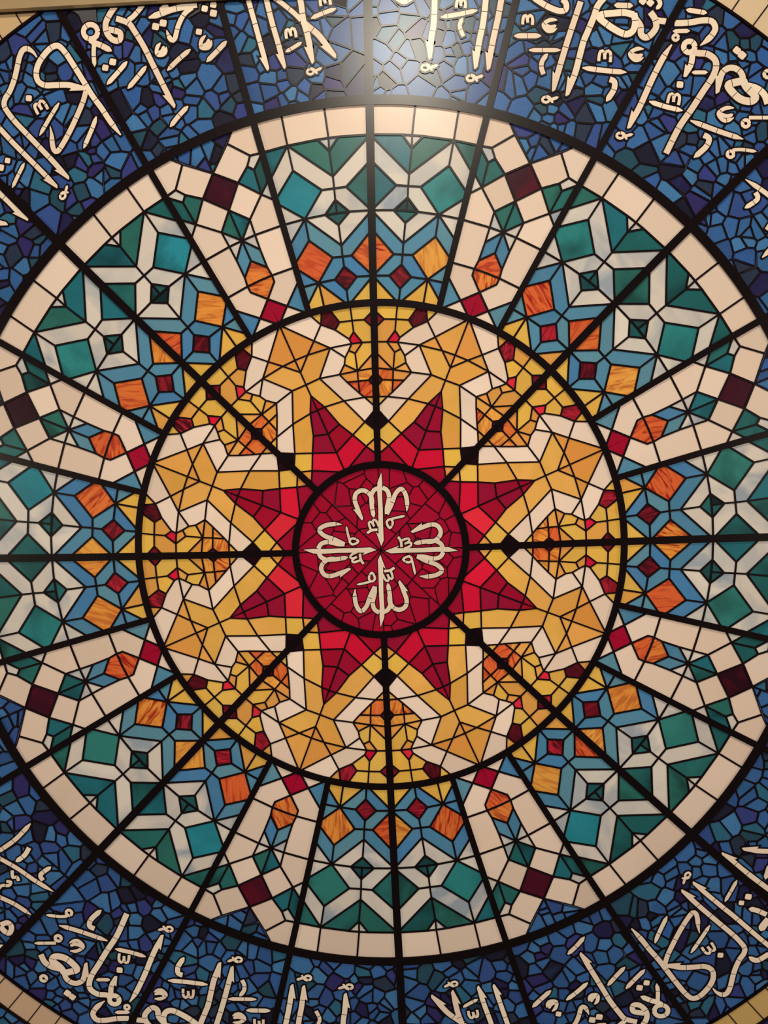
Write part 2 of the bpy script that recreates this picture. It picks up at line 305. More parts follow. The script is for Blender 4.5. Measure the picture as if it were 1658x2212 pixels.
TEXT=[{"k":"s","w":0.0204,"p":[[-1.3222,1.9641],[-1.3366,1.9834],[-1.3597,1.9962],[-1.3787,1.9897],[-1.3927,1.964],[-1.4044,1.9211],[-1.4161,1.8823],[-1.4355,1.8391],[-1.4563,1.8088],[-1.4601,1.7828],[-1.4432,1.7546],[-1.4162,1.7219],[-1.3709,1.676],[-1.3211,1.6255],[-1.2714,1.5747],[-1.2085,1.5058]],"f":"sa","rot":1},
{"k":"s","w":0.0213,"p":[[-0.994,1.6716],[-1.032,1.7202],[-1.0675,1.7729],[-1.1032,1.821],[-1.1387,1.8775],[-1.1742,1.9337],[-1.21,1.9854],[-1.2374,2.0068],[-1.2706,1.994],[-1.3095,1.9512],[-1.3258,1.9126],[-1.3213,1.8781],[-1.2937,1.8608],[-1.2515,1.8607],[-1.1954,1.8605],[-1.1211,1.8449]],"f":"sa","rot":1},
{"k":"s","w":0.0194,"p":[[-1.1283,1.8385],[-1.1413,1.7995],[-1.1665,1.7474],[-1.1967,1.6908],[-1.2266,1.6427],[-1.2512,1.6121],[-1.2651,1.6165],[-1.2711,1.6429],[-1.2723,1.6736],[-1.2772,1.7065]],"f":"t","rot":1},
{"k":"s","w":0.0146,"p":[[-1.2374,1.7956],[-1.2744,1.7435],[-1.3217,1.6716]],"f":"st","rot":1},
{"k":"s","w":0.0165,"p":[[-1.0896,1.7425],[-1.1075,1.699],[-1.1454,1.6224]],"f":"st","rot":1},
{"k":"s","w":0.0116,"p":[[-1.3239,1.752],[-1.3332,1.7693],[-1.3373,1.7843],[-1.3325,1.7902],[-1.3236,1.7885],[-1.3153,1.7804],[-1.308,1.7694]],"f":"","rot":1},
{"k":"s","w":0.0116,"p":[[-1.3153,1.7804],[-1.3183,1.7934],[-1.3135,1.8018],[-1.3035,1.8005],[-1.2942,1.7905],[-1.2838,1.7713]],"f":"","rot":1},
{"k":"p","p":[[-1.3704,1.8204],[-1.3665,1.8234],[-1.3502,1.8221],[-1.3471,1.8185],[-1.3491,1.8034],[-1.353,1.8005],[-1.3693,1.8018],[-1.3724,1.8053]],"rot":1},
{"k":"s","w":0.0194,"p":[[-1.6196,1.8383],[-1.5375,1.7565],[-1.483,1.7],[-1.4286,1.6432],[-1.3742,1.5905],[-1.3154,1.5329],[-1.2568,1.4729]],"f":"a","rot":1},
{"k":"s","w":0.0092,"p":[[-1.2272,1.4494],[-1.226,1.4432],[-1.229,1.4363],[-1.235,1.4315],[-1.2417,1.4305],[-1.2467,1.4338],[-1.2479,1.4401],[-1.2449,1.4469],[-1.2389,1.4517],[-1.2322,1.4527],[-1.2272,1.4494]],"f":"","rot":1},
{"k":"s","w":0.0092,"p":[[-1.2449,1.449],[-1.2356,1.4559],[-1.2148,1.4549],[-1.2116,1.4565]],"f":"t","rot":1},
{"k":"s","w":0.0101,"p":[[-1.2253,1.4564],[-1.2218,1.4672],[-1.2165,1.4826]],"f":"t","rot":1},
{"k":"s","w":0.0136,"p":[[-1.3869,1.5685],[-1.4148,1.5199],[-1.4403,1.4735]],"f":"st","rot":1},
{"k":"p","p":[[-1.4636,1.5859],[-1.4599,1.5883],[-1.4453,1.5859],[-1.4429,1.5824],[-1.446,1.5688],[-1.4498,1.5664],[-1.4643,1.5688],[-1.4668,1.5722]],"rot":1},
{"k":"p","p":[[-1.495,1.5613],[-1.4904,1.5643],[-1.4726,1.5614],[-1.4696,1.5571],[-1.4734,1.5404],[-1.4781,1.5375],[-1.4959,1.5404],[-1.4988,1.5446]],"rot":1},
{"k":"s","w":0.0194,"p":[[-1.0737,2.0573],[-1.0797,2.0418],[-1.0944,2.0323],[-1.1123,2.0324],[-1.1265,2.0421],[-1.1315,2.0577],[-1.1256,2.0732],[-1.1108,2.0827],[-1.0929,2.0826],[-1.0788,2.0729],[-1.0737,2.0573]],"f":"","rot":1},
{"k":"s","w":0.0213,"p":[[-1.1059,2.0277],[-1.0829,2.0147],[-1.0645,2.0082],[-1.0195,1.9864]],"f":"t","rot":1},
{"k":"s","w":0.0165,"p":[[-1.0899,2.0147],[-1.0927,1.9719],[-1.0903,1.9289]],"f":"t","rot":1},
{"k":"s","w":0.0223,"p":[[-0.9997,2.1523],[-1.0239,2.1208],[-1.0411,2.0869],[-1.0375,2.0528],[-1.0127,2.027],[-0.9871,2.0268],[-0.984,2.0524],[-1.007,2.0611],[-1.0301,2.0655]],"f":"","rot":1},
{"k":"s","w":0.0213,"p":[[-0.9987,2.1057],[-0.9504,2.0883],[-0.928,2.0603],[-0.8925,2.0044],[-0.8574,1.9352],[-0.8224,1.8656],[-0.7742,1.7715]],"f":"a","rot":1},
{"k":"s","w":0.0184,"p":[[-0.9501,2.0989],[-0.9311,2.1114],[-0.9096,2.1324],[-0.888,2.1576]],"f":"","rot":1},
{"k":"s","w":0.0223,"p":[[-0.8686,2.1065],[-0.8148,2.1228],[-0.7682,2.137],[-0.6753,2.1524]],"f":"s","rot":1},
{"k":"s","w":0.0194,"p":[[-0.8239,2.1314],[-0.7909,2.1521]],"f":"s","rot":1},
{"k":"s","w":0.0184,"p":[[-0.6941,2.1421],[-0.7271,2.1172],[-0.7514,2.0751],[-0.7666,2.0283],[-0.7806,2.0243],[-0.7917,2.0415],[-0.7981,2.0608]],"f":"t","rot":1},
{"k":"p","p":[[-0.853,2.085],[-0.8482,2.088],[-0.8298,2.0847],[-0.8267,2.0804],[-0.8304,2.0634],[-0.8352,2.0605],[-0.8536,2.0637],[-0.8568,2.0681]],"rot":1},
{"k":"p","p":[[-0.8225,2.0974],[-0.8178,2.1003],[-0.7993,2.0971],[-0.7962,2.0927],[-0.7999,2.0758],[-0.8047,2.0728],[-0.8231,2.0761],[-0.8263,2.0804]],"rot":1},
{"k":"p","p":[[-1.0577,1.9341],[-1.0534,1.9367],[-1.0368,1.9339],[-1.0339,1.93],[-1.0374,1.9146],[-1.0417,1.9119],[-1.0583,1.9147],[-1.0611,1.9186]],"rot":1},
{"k":"p","p":[[-1.028,1.9561],[-1.0233,1.9589],[-1.0055,1.9559],[-1.0024,1.9517],[-1.0061,1.9351],[-1.0107,1.9322],[-1.0286,1.9353],[-1.0317,1.9395]],"rot":1},
{"k":"s","w":0.0146,"p":[[-0.8235,2.0142],[-0.8379,1.9961],[-0.8382,1.9714],[-0.8132,1.9711],[-0.8026,1.9862],[-0.8013,1.9992]],"f":"st","rot":1},
{"k":"s","w":0.0146,"p":[[-0.8334,1.9737],[-0.8157,1.9867],[-0.8105,2.0026]],"f":"t","rot":1},
{"k":"s","w":0.0175,"p":[[-0.9593,1.9472],[-0.9978,1.9066],[-1.0435,1.8617]],"f":"st","rot":1},
{"k":"s","w":0.0175,"p":[[-0.8831,1.9291],[-0.9192,1.8885],[-0.9602,1.8457]],"f":"st","rot":1},
{"k":"s","w":0.0175,"p":[[-0.7052,1.9888],[-0.7549,1.9509],[-0.8001,1.9107]],"f":"st","rot":1},
{"k":"s","w":0.0175,"p":[[-0.7207,1.7771],[-0.7614,1.7385],[-0.7951,1.6997]],"f":"st","rot":1},
{"k":"p","p":[[-0.6545,2.1467],[-0.6502,2.1493],[-0.6338,2.1463],[-0.631,2.1425],[-0.6343,2.1273],[-0.6385,2.1247],[-0.655,2.1277],[-0.6578,2.1316]],"rot":1},
{"k":"p","p":[[-0.6215,2.1303],[-0.6168,2.1332],[-0.5984,2.1298],[-0.5953,2.1255],[-0.599,2.1086],[-0.6037,2.1057],[-0.6221,2.109],[-0.6252,2.1133]],"rot":1},
{"k":"p","p":[[-0.6199,2.1613],[-0.6155,2.164],[-0.5984,2.1609],[-0.5955,2.1568],[-0.5989,2.1411],[-0.6033,2.1384],[-0.6204,2.1415],[-0.6233,2.1456]],"rot":1},
{"k":"p","p":[[-0.6794,2.0618],[-0.6754,2.0643],[-0.6595,2.0614],[-0.6568,2.0577],[-0.66,2.043],[-0.6641,2.0405],[-0.6799,2.0433],[-0.6827,2.0471]],"rot":1},
{"k":"s","w":0.0146,"p":[[-0.6429,2.039],[-0.66,2.021],[-0.6629,1.9945],[-0.6361,1.9919],[-0.6234,2.0072],[-0.6206,2.0209]],"f":"st","rot":1},
{"k":"s","w":0.0146,"p":[[-0.6575,1.9965],[-0.6372,2.0088],[-0.6301,2.0254]],"f":"t","rot":1},
{"k":"s","w":0.0184,"p":[[-0.5599,2.0161],[-0.6049,1.9741],[-0.6428,1.9404]],"f":"st","rot":1},
{"k":"s","w":0.0194,"p":[[-0.4854,2.2352],[-0.4772,2.1929],[-0.4689,2.1589],[-0.4478,2.082],[-0.4246,1.9959],[-0.3993,1.9027]],"f":"a","rot":1},
{"k":"s","w":0.0204,"p":[[-0.4166,2.2336],[-0.4061,2.1912],[-0.3977,2.1572],[-0.3789,2.0803],[-0.3555,1.9985],[-0.3324,1.9075]],"f":"a","rot":1},
{"k":"s","w":0.0223,"p":[[-0.277,2.2301],[-0.2711,2.1878],[-0.2628,2.1453],[-0.255,2.0856],[-0.238,2.0211],[-0.2218,1.924]],"f":"a","rot":1},
{"k":"s","w":0.0175,"p":[[-0.3991,2.1953],[-0.3721,2.1735],[-0.3405,2.1516],[-0.291,2.1121],[-0.2641,2.0859]],"f":"","rot":1},
{"k":"s","w":0.0223,"p":[[-0.2596,2.0815],[-0.2326,2.0594],[-0.1922,2.0241],[-0.1297,1.9429]],"f":"a","rot":1},
{"k":"s","w":0.0116,"p":[[-0.3228,2.0196],[-0.3249,2.0365],[-0.3236,2.0499],[-0.3179,2.0533],[-0.3113,2.0492],[-0.3071,2.0402],[-0.3047,2.0291]],"f":"","rot":1},
{"k":"s","w":0.0116,"p":[[-0.3071,2.0402],[-0.3055,2.0517],[-0.2991,2.0571],[-0.2915,2.0532],[-0.2871,2.0423],[-0.2847,2.0236]],"f":"","rot":1},
{"k":"s","w":0.0136,"p":[[-0.2636,2.0047],[-0.2961,1.9862],[-0.3287,1.9699]],"f":"st","rot":1},
{"k":"s","w":0.0155,"p":[[-0.1261,2.1245],[-0.1767,2.109],[-0.2251,2.0912]],"f":"st","rot":1},
{"k":"s","w":0.0116,"p":[[-0.1851,2.1352],[-0.1873,2.1519],[-0.186,2.1651],[-0.1804,2.1685],[-0.1738,2.1645],[-0.1696,2.1556],[-0.1672,2.1445]],"f":"","rot":1},
{"k":"s","w":0.0116,"p":[[-0.1696,2.1556],[-0.1681,2.167],[-0.1617,2.1723],[-0.1541,2.1684],[-0.1497,2.1576],[-0.1472,2.139]],"f":"","rot":1},
{"k":"s","w":0.0097,"p":[[-0.2187,1.8925],[-0.2228,1.8872],[-0.2302,1.8844],[-0.2382,1.8854],[-0.2437,1.8896],[-0.2445,1.8955],[-0.2405,1.9009],[-0.233,1.9036],[-0.2251,1.9026],[-0.2196,1.8984],[-0.2187,1.8925]],"f":"","rot":1},
{"k":"s","w":0.0097,"p":[[-0.2314,1.905],[-0.2195,1.9031],[-0.2059,1.8873],[-0.2024,1.8861]],"f":"t","rot":1},
{"k":"s","w":0.0107,"p":[[-0.212,1.8961],[-0.201,1.9011],[-0.1853,1.9082]],"f":"t","rot":1},
{"k":"s","w":0.0223,"p":[[0.2626,2.2135],[0.2609,2.1461],[0.2563,2.0612],[0.2466,2.006],[0.2378,1.9238]],"f":"a","rot":1},
{"k":"s","w":0.0102,"p":[[0.2333,1.8916],[0.2283,1.8866],[0.2202,1.8849],[0.2121,1.887],[0.207,1.8922],[0.207,1.8985],[0.212,1.9035],[0.2201,1.9052],[0.2282,1.9031],[0.2333,1.8979],[0.2333,1.8916]],"f":"","rot":1},
{"k":"s","w":0.0102,"p":[[0.222,1.9065],[0.2341,1.9028],[0.246,1.8844],[0.2494,1.8826]],"f":"t","rot":1},
{"k":"s","w":0.0113,"p":[[0.2409,1.8944],[0.2531,1.8981],[0.2704,1.9032]],"f":"t","rot":1},
{"k":"s","w":0.0223,"p":[[0.4653,2.2067],[0.4604,2.1478],[0.4485,2.0547],[0.4321,1.9826],[0.4155,1.8841]],"f":"a","rot":1},
{"k":"s","w":0.0223,"p":[[0.5304,2.2045],[0.5211,2.1457],[0.5072,2.074],[0.484,1.9765],[0.4653,1.8781]],"f":"a","rot":1},
{"k":"s","w":0.0102,"p":[[0.4102,1.8467],[0.4052,1.8417],[0.3971,1.8399],[0.389,1.842],[0.3839,1.8473],[0.3839,1.8536],[0.3888,1.8586],[0.3969,1.8603],[0.4051,1.8582],[0.4101,1.853],[0.4102,1.8467]],"f":"","rot":1},
{"k":"s","w":0.0102,"p":[[0.3989,1.8616],[0.4109,1.8579],[0.4228,1.8394],[0.4263,1.8376]],"f":"t","rot":1},
{"k":"s","w":0.0113,"p":[[0.4177,1.8494],[0.4298,1.8531],[0.4471,1.8583]],"f":"t","rot":1},
{"k":"s","w":0.0213,"p":[[0.1102,2.1595],[0.1417,2.1415],[0.1737,2.1574]],"f":"","rot":1},
{"k":"s","w":0.0116,"p":[[0.345,2.1127],[0.346,2.1279],[0.3495,2.1395],[0.355,2.1416],[0.3602,2.1369],[0.3623,2.1283],[0.3626,2.1181]],"f":"","rot":1},
{"k":"s","w":0.0116,"p":[[0.3623,2.1283],[0.3657,2.1382],[0.3723,2.1419],[0.3783,2.1371],[0.3803,2.1268],[0.3792,2.1099]],"f":"","rot":1},
{"k":"s","w":0.0165,"p":[[0.4263,2.1002],[0.3539,2.0877],[0.2837,2.0795]],"f":"st","rot":1},
{"k":"s","w":0.0155,"p":[[0.3696,2.0744],[0.3571,2.045],[0.3712,2.0061]],"f":"s","rot":1},
{"k":"s","w":0.0213,"p":[[0.6467,2.1373],[0.6959,2.106],[0.7407,2.0876],[0.7675,2.0909],[0.7697,2.1121],[0.7563,2.1295]],"f":"","rot":1},
{"k":"s","w":0.0116,"p":[[0.6019,2.0426],[0.6029,2.0595],[0.6066,2.0723],[0.6127,2.0746],[0.6183,2.0694],[0.6207,2.0599],[0.6211,2.0486]],"f":"","rot":1},
{"k":"s","w":0.0116,"p":[[0.6207,2.0599],[0.6244,2.0708],[0.6315,2.0749],[0.6382,2.0697],[0.6405,2.0582],[0.6394,2.0395]],"f":"","rot":1},
{"k":"s","w":0.0146,"p":[[0.7349,2.0543],[0.7071,2.0552],[0.682,2.0389],[0.6987,2.0158],[0.721,2.0164],[0.7349,2.0239]],"f":"st","rot":1},
{"k":"s","w":0.0146,"p":[[0.6876,2.036],[0.7126,2.0286],[0.7321,2.0346]],"f":"t","rot":1},
{"k":"s","w":0.0184,"p":[[0.569,2.0015],[0.6734,1.998]],"f":"st","rot":1},
{"k":"s","w":0.0155,"p":[[0.626,1.9468],[0.7488,1.9428]],"f":"st","rot":1},
{"k":"s","w":0.0175,"p":[[0.698,1.9307],[0.6778,1.9055],[0.6741,1.8797],[0.6822,1.8556]],"f":"s","rot":1},
{"k":"s","w":0.0223,"p":[[0.8255,2.1189],[0.8033,2.0558],[0.7766,1.9797],[0.7453,1.8817],[0.7183,1.7893]],"f":"a","rot":1},
{"k":"s","w":0.0102,"p":[[0.7043,1.7562],[0.6994,1.7512],[0.6914,1.7494],[0.6832,1.7516],[0.6781,1.7568],[0.678,1.7632],[0.6829,1.7682],[0.691,1.77],[0.6991,1.7678],[0.7042,1.7626],[0.7043,1.7562]],"f":"","rot":1},
{"k":"s","w":0.0102,"p":[[0.6929,1.7713],[0.7049,1.7675],[0.7169,1.7489],[0.7204,1.7471]],"f":"t","rot":1},
{"k":"s","w":0.0113,"p":[[0.7118,1.759],[0.7238,1.7628],[0.741,1.768]],"f":"t","rot":1},
{"k":"s","w":0.0233,"p":[[0.9144,2.1289],[0.8901,2.0999],[0.8747,2.0579],[0.8526,2.0073],[0.8348,1.965],[0.8082,1.8667],[0.7903,1.8196],[0.7702,1.7702]],"f":"a","rot":1},
{"k":"s","w":0.0194,"p":[[0.9546,2.1023],[1.0256,2.0983]],"f":"st","rot":1},
{"k":"s","w":0.0243,"p":[[1.0303,2.0641],[0.9947,2.0736],[0.9503,2.0727],[0.9147,2.0703],[0.8947,2.0607],[0.9328,2.0284],[0.9775,2.0015],[1.0042,1.9944],[1.0263,2.0066],[1.035,2.0363],[1.0302,2.0705]],"f":"","rot":1},
{"k":"s","w":0.0233,"p":[[1.0303,2.0577],[1.055,2.023],[1.0576,1.9929],[1.0755,1.9796],[1.0975,1.9919],[1.1149,2.0172],[1.1102,2.0472],[1.0922,2.0732]],"f":"","rot":1},
{"k":"s","w":0.0223,"p":[[1.1102,2.0429],[1.1456,2.0378],[1.1855,2.0305],[1.2428,2.0315],[1.291,2.0383],[1.3262,2.0342],[1.3399,2.0084],[1.3272,1.9829],[1.3056,1.9618],[1.2838,1.9458]],"f":"t","rot":1},
{"k":"p","p":[[1.0591,2.1281],[1.0642,2.1284],[1.0773,2.1176],[1.0778,2.1126],[1.067,2.1004],[1.0619,2.1001],[1.0487,2.1109],[1.0482,2.1159]],"rot":1},
{"k":"p","p":[[1.0878,2.121],[1.093,2.1213],[1.1061,2.1105],[1.1066,2.1056],[1.0958,2.0933],[1.0907,2.093],[1.0775,2.1038],[1.077,2.1088]],"rot":1},
{"k":"s","w":0.0165,"p":[[1.1181,2.1277],[1.1294,2.102],[1.1142,2.0833]],"f":"t","rot":1},
{"k":"s","w":0.0116,"p":[[0.8959,1.8974],[0.8976,1.9175],[0.9024,1.9327],[0.9097,1.9352],[0.9162,1.9288],[0.9187,1.9173],[0.9187,1.9038]],"f":"","rot":1},
{"k":"s","w":0.0116,"p":[[0.9187,1.9173],[0.9233,1.9303],[0.9319,1.9349],[0.9395,1.9284],[0.9419,1.9147],[0.94,1.8924]],"f":"","rot":1},
{"k":"s","w":0.0146,"p":[[1.0679,1.9375],[1.0403,1.9382],[1.0156,1.9215],[1.0324,1.8984],[1.0545,1.8991],[1.0682,1.9068]],"f":"st","rot":1},
{"k":"s","w":0.0146,"p":[[1.0212,1.9187],[1.0461,1.9114],[1.0654,1.9176]],"f":"t","rot":1},
{"k":"s","w":0.0184,"p":[[0.8329,1.8746],[0.9204,1.8611],[1.0032,1.8523]],"f":"st","rot":1},
{"k":"s","w":0.0213,"p":[[0.9385,1.8281],[0.9565,1.8189],[0.9545,1.7885],[0.9256,1.7458]],"f":"t","rot":1},
{"k":"s","w":0.0175,"p":[[1.2288,2.0786],[1.3072,2.0653]],"f":"st","rot":1},
{"k":"s","w":0.0155,"p":[[1.1793,2.0007],[1.2433,2.0007]],"f":"st","rot":1},
{"k":"s","w":0.0116,"p":[[1.2004,1.9767],[1.1984,1.9707],[1.1932,1.9671],[1.1866,1.9672],[1.1813,1.9711],[1.1792,1.9772],[1.1811,1.9832],[1.1863,1.9868],[1.1929,1.9866],[1.1983,1.9828],[1.2004,1.9767]],"f":"","rot":1},
{"k":"s","w":0.0223,"p":[[1.1755,1.9515],[1.1516,1.9176],[1.1299,1.8793],[1.0995,1.8194],[1.0646,1.7419],[1.0427,1.6987],[1.0096,1.6404]],"f":"sa","rot":1},
{"k":"s","w":0.0102,"p":[[0.9933,1.6102],[0.988,1.6056],[0.9799,1.6044],[0.972,1.6072],[0.9673,1.6129],[0.9677,1.6193],[0.973,1.624],[0.9812,1.6251],[0.9891,1.6223],[0.9937,1.6166],[0.9933,1.6102]],"f":"","rot":1},
{"k":"s","w":0.0102,"p":[[0.9832,1.6262],[0.9948,1.6215],[1.0053,1.6019],[1.0086,1.5998]],"f":"t","rot":1},
{"k":"s","w":0.0113,"p":[[1.001,1.6124],[1.0133,1.6152],[1.0308,1.6191]],"f":"t","rot":1},
{"k":"s","w":0.0204,"p":[[1.2632,1.9411],[1.2593,1.929],[1.2489,1.9217],[1.2357,1.9219],[1.225,1.9297],[1.2208,1.9419],[1.2246,1.954],[1.2351,1.9612],[1.2482,1.961],[1.2589,1.9533],[1.2632,1.9411]],"f":"","rot":1},
{"k":"s","w":0.0213,"p":[[1.2555,1.924],[1.2497,1.8766],[1.2239,1.8295]],"f":"a","rot":1},
{"k":"s","w":0.0233,"p":[[1.2533,1.9219],[1.2799,1.917],[1.3109,1.9135],[1.3399,1.8923],[1.3449,1.8619],[1.3302,1.8231],[1.2958,1.7715],[1.2569,1.7111],[1.209,1.6419],[1.1589,1.5424]],"f":"","rot":1},
{"k":"s","w":0.0146,"p":[[1.2537,1.8462],[1.3143,1.8451]],"f":"st","rot":1},
{"k":"p","p":[[1.197,1.8114],[1.201,1.8146],[1.2183,1.8127],[1.2218,1.8087],[1.2205,1.7918],[1.2165,1.7885],[1.1992,1.7904],[1.1957,1.7944]],"rot":1},
{"k":"s","w":0.0116,"p":[[1.1624,1.7325],[1.1656,1.7517],[1.1714,1.7661],[1.1786,1.768],[1.1843,1.7614],[1.1858,1.75],[1.1848,1.7369]],"f":"","rot":1},
{"k":"s","w":0.0116,"p":[[1.1858,1.75],[1.1912,1.7622],[1.1998,1.7661],[1.2066,1.7592],[1.2078,1.7457],[1.2043,1.7243]],"f":"","rot":1},
{"k":"s","w":0.0175,"p":[[1.0915,1.7412],[1.1543,1.7199],[1.2214,1.7031]],"f":"st","rot":1},
{"k":"s","w":0.0184,"p":[[1.251,1.6651],[1.3697,1.6189],[1.4546,1.5911]],"f":"st","rot":1},
{"k":"s","w":0.0213,"p":[[1.3032,1.609],[1.3235,1.5954],[1.313,1.5647],[1.2668,1.5235]],"f":"t","rot":1},
{"k":"s","w":0.0126,"p":[[1.4196,1.534],[1.4173,1.5268],[1.4112,1.5223],[1.4035,1.5225],[1.3972,1.5271],[1.3946,1.5344],[1.3969,1.5417],[1.403,1.5461],[1.4107,1.546],[1.417,1.5414],[1.4196,1.534]],"f":"","rot":1},
{"k":"s","w":0.0126,"p":[[1.4157,1.5496],[1.4467,1.5514],[1.5067,1.5431]],"f":"t","rot":1},
{"k":"s","w":0.0136,"p":[[1.4762,1.6504],[1.4739,1.6427],[1.4674,1.638],[1.4592,1.6381],[1.4524,1.6429],[1.4497,1.6507],[1.452,1.6585],[1.4586,1.6632],[1.4667,1.6631],[1.4735,1.6582],[1.4762,1.6504]],"f":"","rot":1},
{"k":"s","w":0.0136,"p":[[1.4748,1.6724],[1.5013,1.6721],[1.5673,1.6716]],"f":"t","rot":1},
{"k":"s","w":0.0146,"p":[[1.4165,1.7094],[1.3856,1.7099],[1.3581,1.6903],[1.3772,1.6639],[1.402,1.665],[1.4173,1.6741]],"f":"st","rot":1},
{"k":"s","w":0.0146,"p":[[1.3643,1.6872],[1.3924,1.679],[1.4139,1.6864]],"f":"t","rot":1},
{"k":"p","p":[[1.4184,1.9404],[1.4237,1.9408],[1.4376,1.9293],[1.4382,1.9241],[1.4271,1.9108],[1.4217,1.9104],[1.4078,1.9218],[1.4072,1.9271]],"rot":1},
{"k":"p","p":[[1.4382,1.923],[1.4439,1.9235],[1.4588,1.9113],[1.4594,1.9056],[1.4475,1.8914],[1.4418,1.8909],[1.4269,1.9032],[1.4263,1.9088]],"rot":1},
{"k":"s","w":0.0136,"p":[[1.5541,1.8356],[1.5518,1.828],[1.5453,1.8233],[1.5372,1.8233],[1.5305,1.8281],[1.5278,1.8358],[1.5301,1.8434],[1.5366,1.8481],[1.5447,1.8481],[1.5513,1.8433],[1.5541,1.8356]],"f":"","rot":1},
{"k":"s","w":0.0223,"p":[[1.4496,1.804],[1.4445,1.8345],[1.4265,1.8542],[1.4,1.8611],[1.3738,1.8484],[1.3612,1.8182],[1.3491,1.764]],"f":"a","rot":1},
{"k":"s","w":0.0281,"p":[[1.4538,1.8126],[1.4232,1.8065],[1.3926,1.7938],[1.4333,1.7475],[1.4777,1.7338],[1.4971,1.7511],[1.4632,1.7864],[1.4494,1.8127]],"f":"","rot":1},
{"k":"s","w":0.0243,"p":[[1.4675,1.7929],[1.5029,1.7816],[1.5298,1.7595],[1.5439,1.7244]],"f":"","rot":1},
{"k":"s","w":0.0184,"p":[[-1.5388,-1.1316],[-1.608,-1.1998],[-1.6819,-1.2502]],"f":"s","rot":1},
{"k":"s","w":0.0194,"p":[[-1.5543,-1.2394],[-1.5769,-1.2727],[-1.6166,-1.3006]],"f":"t","rot":1},
{"k":"s","w":0.0175,"p":[[-1.7224,-1.2572],[-1.6849,-1.2838],[-1.6141,-1.3292],[-1.5393,-1.3878],[-1.4661,-1.4372]],"f":"t","rot":1},
{"k":"s","w":0.0184,"p":[[-1.5067,-1.3858],[-1.5145,-1.3595],[-1.4669,-1.3254]],"f":"t","rot":1},
{"k":"s","w":0.0136,"p":[[-1.6349,-1.3393],[-1.6351,-1.3706],[-1.6174,-1.3683],[-1.6115,-1.3866]],"f":"","rot":1},
{"k":"s","w":0.0126,"p":[[-1.7078,-1.4321],[-1.6856,-1.4063],[-1.6557,-1.4068],[-1.6443,-1.3913],[-1.6641,-1.3883]],"f":"s","rot":1},
{"k":"s","w":0.0175,"p":[[-1.7378,-1.4315],[-1.7,-1.4575],[-1.6379,-1.4912],[-1.5711,-1.541]],"f":"t","rot":1},
{"k":"s","w":0.0223,"p":[[-1.7062,-1.5854],[-1.6752,-1.5753],[-1.6595,-1.5969],[-1.6718,-1.6233],[-1.6935,-1.6123],[-1.7066,-1.5907]],"f":"","rot":1},
{"k":"s","w":0.0194,"p":[[-1.7499,-1.6834],[-1.6949,-1.6872]],"f":"","rot":1},
{"k":"s","w":0.0213,"p":[[1.6147,-1.5591],[1.5677,-1.5201],[1.5178,-1.4758],[1.4575,-1.4209],[1.4204,-1.3828],[1.3807,-1.3489]],"f":"a","rot":1},
{"k":"s","w":0.0204,"p":[[1.6209,-1.3529],[1.5727,-1.3508],[1.5215,-1.3459],[1.4648,-1.3331]],"f":"a","rot":1},
{"k":"s","w":0.0184,"p":[[1.5757,-1.4107],[1.5558,-1.475]],"f":"st","rot":1},
{"k":"s","w":0.0213,"p":[[1.485,-1.6055],[1.518,-1.615],[1.5553,-1.6354]],"f":"s","rot":1},
{"k":"s","w":0.0291,"p":[[1.564,-1.657],[1.5392,-1.6876],[1.5289,-1.7083]],"f":"t","rot":1},
{"k":"s","w":0.0213,"p":[[1.4767,-1.8259],[1.5093,-1.8438],[1.5579,-1.8167]],"f":"s","rot":1}]
MED=[{"k":"p","p":[[0.0124,0.3196],[-0.0044,0.2791],[-0.0065,0.2431],[-0.0046,0.176],[-0.0058,0.1088],[-0.0072,0.0674],[-0.0173,0.0771],[0.0025,0.0177],[0.0137,0.0408],[0.0129,0.1082],[0.0139,0.1703],[0.0128,0.2322],[0.0152,0.2784]],"rot":0},{"k":"s","w":0.0179,"p":[[-0.0289,0.1923],[-0.0306,0.2182],[-0.0454,0.2403],[-0.0694,0.2493],[-0.0936,0.2367],[-0.0997,0.21],[-0.0891,0.1736],[-0.0716,0.1265]],"f":"a","rot":0},{"k":"s","w":0.0179,"p":[[-0.032,0.2234],[-0.0303,0.182],[-0.024,0.1364]],"f":"t","rot":0},{"k":"s","w":0.0179,"p":[[-0.033,0.226],[-0.0193,0.2487],[0.0001,0.2563]],"f":"","rot":0},{"k":"s","w":0.0179,"p":[[0.0156,0.2579],[0.0349,0.2444],[0.0412,0.2158],[0.0316,0.1749],[0.0308,0.149]],"f":"","rot":0},{"k":"s","w":0.0179,"p":[[0.0292,0.1491],[0.0513,0.1897],[0.068,0.2304],[0.0919,0.2502],[0.1093,0.2264],[0.1148,0.1875],[0.1119,0.1567]],"f":"t","rot":0},{"k":"s","w":0.0095,"p":[[-0.0376,0.0863],[-0.0434,0.102],[-0.0452,0.1153],[-0.0409,0.1198],[-0.0341,0.1174],[-0.0282,0.1096],[-0.0235,0.0994]],"f":"","rot":0},{"k":"s","w":0.0095,"p":[[-0.0282,0.1096],[-0.0294,0.121],[-0.0249,0.1276],[-0.0172,0.1255],[-0.0107,0.116],[-0.0043,0.0985]],"f":"","rot":0},{"k":"s","w":0.0105,"p":[[-0.0538,0.0731],[-0.0352,0.0839],[-0.0107,0.0862]],"f":"","rot":0},{"k":"s","w":0.0095,"p":[[0.0288,0.1181],[0.0389,0.1271],[0.0507,0.1225],[0.0523,0.1069],[0.0403,0.0908],[0.0295,0.1077],[0.0288,0.1207]],"f":"","rot":0},{"k":"s","w":0.0095,"p":[[0.0467,0.1278],[0.078,0.1345],[0.1051,0.1388]],"f":"t","rot":0}]
